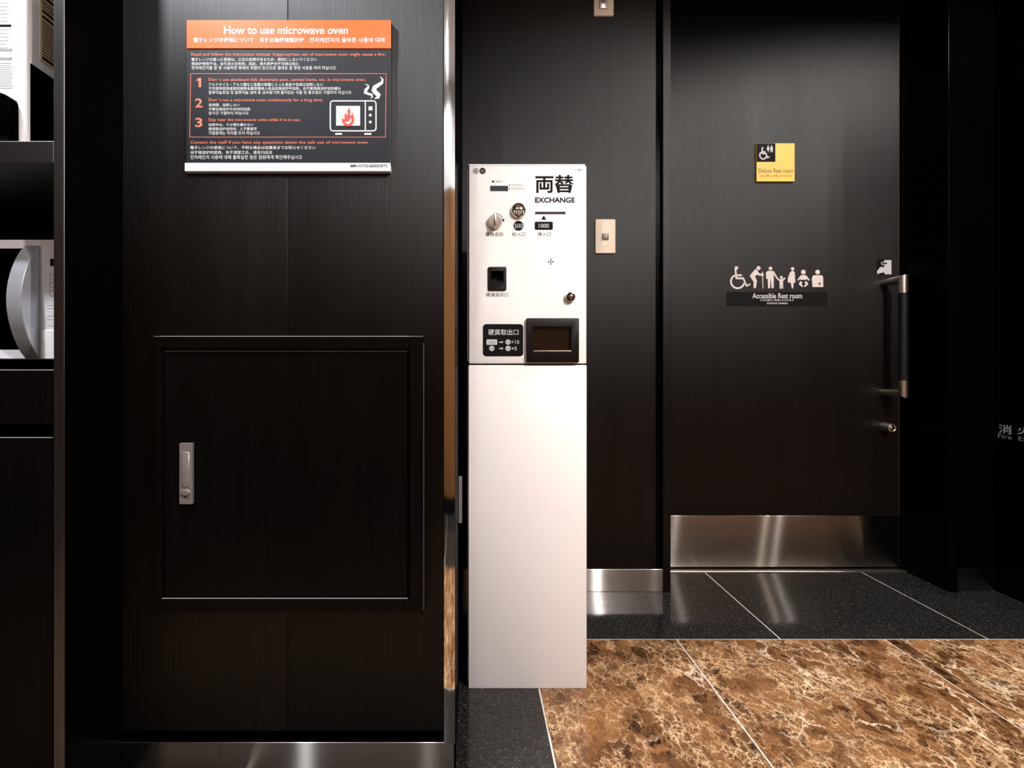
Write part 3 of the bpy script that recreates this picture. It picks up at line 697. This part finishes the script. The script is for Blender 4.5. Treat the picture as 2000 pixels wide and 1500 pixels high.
# ------------------------------------------------------------------ extinguisher lettering on the right wall
fe = thing('extinguisher_lettering', 'grey fire extinguisher lettering on the black right side wall', 'lettering', (XR, 1.60, .50))
def yz(px): return XR*1000/(px-920)
def wt(s, pxa, yb, pya0, pya1, bold=.01):
    ya = yz(pxa); text(s, (0, 0, 1, 1), 0, 'wall_print', fe, bold=bold, side=(XR, ya, yb, CAMZ-(pya1-715)/1000*ya, CAMZ-(pya0-715)/1000*ya, -1))
wt('消', 1950.2, yz(1976.5), 828, 846)
wt('火', 1987, yz(2016), 832, 848)
wt('器', 2025, yz(2056), 832, 850)
wt('Fire  Extinguisher', 1949.5, yz(1949.5)-.218, 847, 857.5, -.006)
struct(obj('trim_7', box(XR-.004, XR, 1.55, yz(1944), .26, Z(872, 1.75), .001, 1), 'jet'))

# ------------------------------------------------------------------ cabinet at the left
xs0, xs1 = X(104.5, YK), X(125.5, YK)
cb = thing('cabinet', 'tall black shelving cabinet at the left edge holding the microwave', 'cabinet', ((xs0-.6), YC-.05, 0))
CY1 = YC+.20; xl = xs0-.75
# the column panel is behind; the cabinet's body stops at the column face on its right
obj('side_panel', box(xs0, xs1, YK+.0015, YC-.0005, 0, CEIL-.01), 'jet', cb)
obj('edge_band', box(xs0, xs1, YK, YK+.0015, 0, CEIL-.01, .0006, 1), 'cab', cb)
obj('side_panel', box(xl-.02, xl, YK, YC-.0005, 0, CEIL-.01, .0012, 2), 'cab', cb)
def czt(py): return Z(py, YK)
obj('shelf', box(xl, xs0, YK+.0005, 1.14, czt(318), czt(275), .001, 2), 'cab', cb)
obj('shelf', box(xl, xs0, YK+.002, 1.14, czt(736), czt(721.5), .001, 2), 'wood_dark', cb)
obj('shelf', box(xl, xs0, YK+.0005, 1.14, 1.76, 1.795, .001, 2), 'cab', cb)
dr = obj('drawer_front', box(xl, xs0-.0022, YK+.0012, YK+.02, czt(829), czt(723), .001, 2), 'wood_dark', cb)
dc = obj('door', box(xl, xs0-.0035, YK+.0012, YK+.02, .06, czt(855.5), .001, 2), 'wood_dark', cb)
obj('edge_strip', box(xl, xs0-.0035, YK+.0009, YK+.0035, czt(856), czt(854.3), .0003, 1), 'edge_glint', dc)  # pale strip paints the highlight on the door's top edge
obj('edge_strip', box(xl, xs0-.001, YK+.0009, YK+.0035, czt(723.8), czt(721.8), .0003, 1), 'edge_glint', dr)  # painted highlight along the top of the drawer
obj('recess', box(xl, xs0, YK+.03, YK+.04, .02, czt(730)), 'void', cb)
obj('plinth', box(xl, xs0, YK+.025, YK+.035, 0, .06), 'jet', cb)
# carve the wall mass behind the open cabinet
cut(wl, [box(xl-.001, xs0, YC-.05, 1.16, czt(736), 2.3)])
for ch in [c for c in C.objects if c.name.startswith('wood_panel') and c.parent == wl]:
    if WL[ch.name].x < sx:
        bpy.data.objects.remove(ch)
        break
obj('wood_panel', box(xs0, sx-.0004, YC, YC+.012, .098, CEIL, .0006, 1), 'wood_left', wl)
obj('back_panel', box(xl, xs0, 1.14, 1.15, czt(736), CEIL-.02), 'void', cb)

# ------------------------------------------------------------------ microwave oven
YO = .90
zt, zb = Z(468, YO), Z(701.5, YO)
mw = thing('microwave_oven', 'white microwave oven with curved grey door handle in the cabinet', 'microwave', (X(-60, YO), YO+.1, zb-.012))
xr = X(118, YO); xm = X(80.5, YO); xle = xm-.34
obj('body', box(xle, xs0-.001, YO+.004, 1.12, zb, zt, .002), 'mw_white', mw)
md = obj('door', box(xle, xm-.0008, YO, YO+.02, zb, zt, .0015), 'mw_white', mw)
cut(md, [box(xle+.05, X(47, YO), YO-.01, YO+.006, Z(683, YO), Z(485, YO))])
obj('window', box(xle+.05, X(47, YO), YO+.004, YO+.0065, Z(683, YO), Z(485, YO)), 'smoke', md)
# bow handle: solid D fin
n = 18; prof = []
z0, z1 = Z(700, YO), Z(480, YO)
for i in range(n+1):
    u = i/n; s = math.sin(math.pi*u)**.75
    prof.append((YO-.0015-.0375*s, z0+(z1-z0)*u))
prof = [(YO+.001, z0)]+prof+[(YO+.001, z1)]
hb = bmesh.new(); xa, xb_ = X(50.5, YO), X(79, YO)
va = [hb.verts.new((xa, a, b)) for a, b in prof]; vb = [hb.verts.new((xb_, a, b)) for a, b in prof]
for i in range(len(prof)): j = (i+1) % len(prof); hb.faces.new((va[i], va[j], vb[j], vb[i]))
hb.faces.new(va); hb.faces.new(vb)
bmesh.ops.recalc_face_normals(hb, faces=hb.faces[:])
bmesh.ops.bevel(hb, geom=[e for e in hb.edges if abs(e.verts[0].co.x-e.verts[1].co.x) < 1e-6 and min(e.verts[0].co.y, e.verts[1].co.y) < YO], offset=.0008, segments=2, affect='EDGES')
tag(obj('handle', hb, 'mw_grey', md, smooth=True), 'grey bow shaped handle')
cp = obj('control_panel', box(xm+.0008, xs0-.001, YO, YO+.02, zb, zt, .001), 'mw_white', mw)
obj('display', box(X(98.5, YO), X(108, YO), YO-.0006, YO+.001, Z(519.5, YO), Z(505.5, YO)), 'ink', cp)
for py in (540, 556.5, 573):
    decal('button_outline', outline(rr(97.5, py-5, 112, py+5, 2), .5), YO, 'grey_print', cp)
for py, x_ in ((596, 95), (602, 92), (617, 94), (624, 92), (636, 93)):
    decal('panel_print', stroke([(x_, py), (108, py)], .7), YO, 'pale_grey', cp)
obj('lit_panel_patch', box(X(83.5, YO), xs0-.001, YO-.002, YO+.001, Z(701, YO), Z(645, YO), .0006), 'paper', cp)  # whiter patch paints the lit part below the shelf's shadow
for xx in (xle+.03, xs0-.03):
    for yy in (YO+.02, YO+.18): obj('foot', box(xx-.012, xx+.012, yy-.01, yy+.01, czt(721.5), zb+.001), 'rubber', mw)

# ------------------------------------------------------------------ printed white dispenser on the shelf
YX = .862; zs = czt(275)
xr_ = X(47, YX)
pb = thing('printed_white_case', 'tall white case with printed instructions on the upper shelf', 'case', (xr_-.12, YX+.06, zs))
prof = []
for i in range(9):
    a = math.radians(90*i/8); prof.append((xr_-.010+.010*math.sin(a), YX+.010-.010*math.cos(a)))
prof = [(xr_-.26, YX)]+prof+[(xr_, YX+.16), (xr_-.26, YX+.16)]
bm = bmesh.new(); lo = [bm.verts.new((a, b, zs)) for a, b in prof]; hi = [bm.verts.new((a, b, 1.60)) for a, b in prof]
for i in range(len(prof)): j = (i+1) % len(prof); bm.faces.new((lo[i], lo[j], hi[j], hi[i]))
bm.faces.new(lo); bm.faces.new(hi)
obj('case_body', bm, 'paper', pb, smooth=True)
random.seed(3)
lines = []
for py in list(range(6, 46, 7))+list(range(58, 94, 7)): lines.append((random.uniform(-30, 0), py, random.uniform(12, 20), .8, 'grey_print'))
for py in range(124, 176, 4): lines.append((-30, py, random.uniform(20, 26), .9, 'grey_print'))
for a, py, b, wd, mt_ in lines:
    decal('printed_line', [[(a, py-wd/2), (b, py-wd/2), (b, py+wd/2), (a, py+wd/2)]], YX, mt_, pb)
decal('printed_bar', [[(-30, 48), (22, 48), (22, 52.5), (-30, 52.5)]], YX, 'ink', pb)
for py in (97.5, 114.5):
    decal('printed_bar', [[(-30, py-2.5), (24, py-2.5), (24, py+2.5), (-30, py+2.5)]], YX, 'grey_print', pb)
    text('のご注意', (-4, py-1.8, 19, py+1.8), YX-.0004, 'white_print', pb)
tag(obj('side_panel', box(xr_, xr_+.0006, YX+.012, YX+.158, zs, CAMZ+.600*YX), 'jet', pb), 'black panel painted as shade on the lower side')  # black panel stands in for the shadow on the white side
# leaflet on the right side of the case
def sideY(px): return xr_*1000/(px-920)
ya, yb = sideY(78), YX+.15
zl0, zl1 = CAMZ+(715-118)/1000*ya, 1.56
tag(obj('leaflet', box(xr_, xr_+.0008, ya, yb, zl0, zl1), 'cream_paper', pb), 'cream printed leaflet')
zz = zl1-.01
while zz > zl0+.008:
    big = random.random() < .12
    obj('leaflet_line', box(xr_+.0008, xr_+.0011, ya+.004, ya+random.uniform(.03, .065), zz-(.0045 if big else .0016), zz), 'ink' if big else 'yellow_ink', pb)
    zz -= .010 if big else .0052
bp = tag(obj('dark_pouch', prism(ppts([(-70, 300), (-70, 176), (0, 180), (8, 183), (14, 187), (17, 194), (18, 300)], .84), .84, .858, .002), 'jet', smooth=True), 'black upright holder in front of the printed white case', 'holder')
for v in bp.data.vertices:
    if bp.location.z+v.co.z < zs: v.co.z = zs-bp.location.z
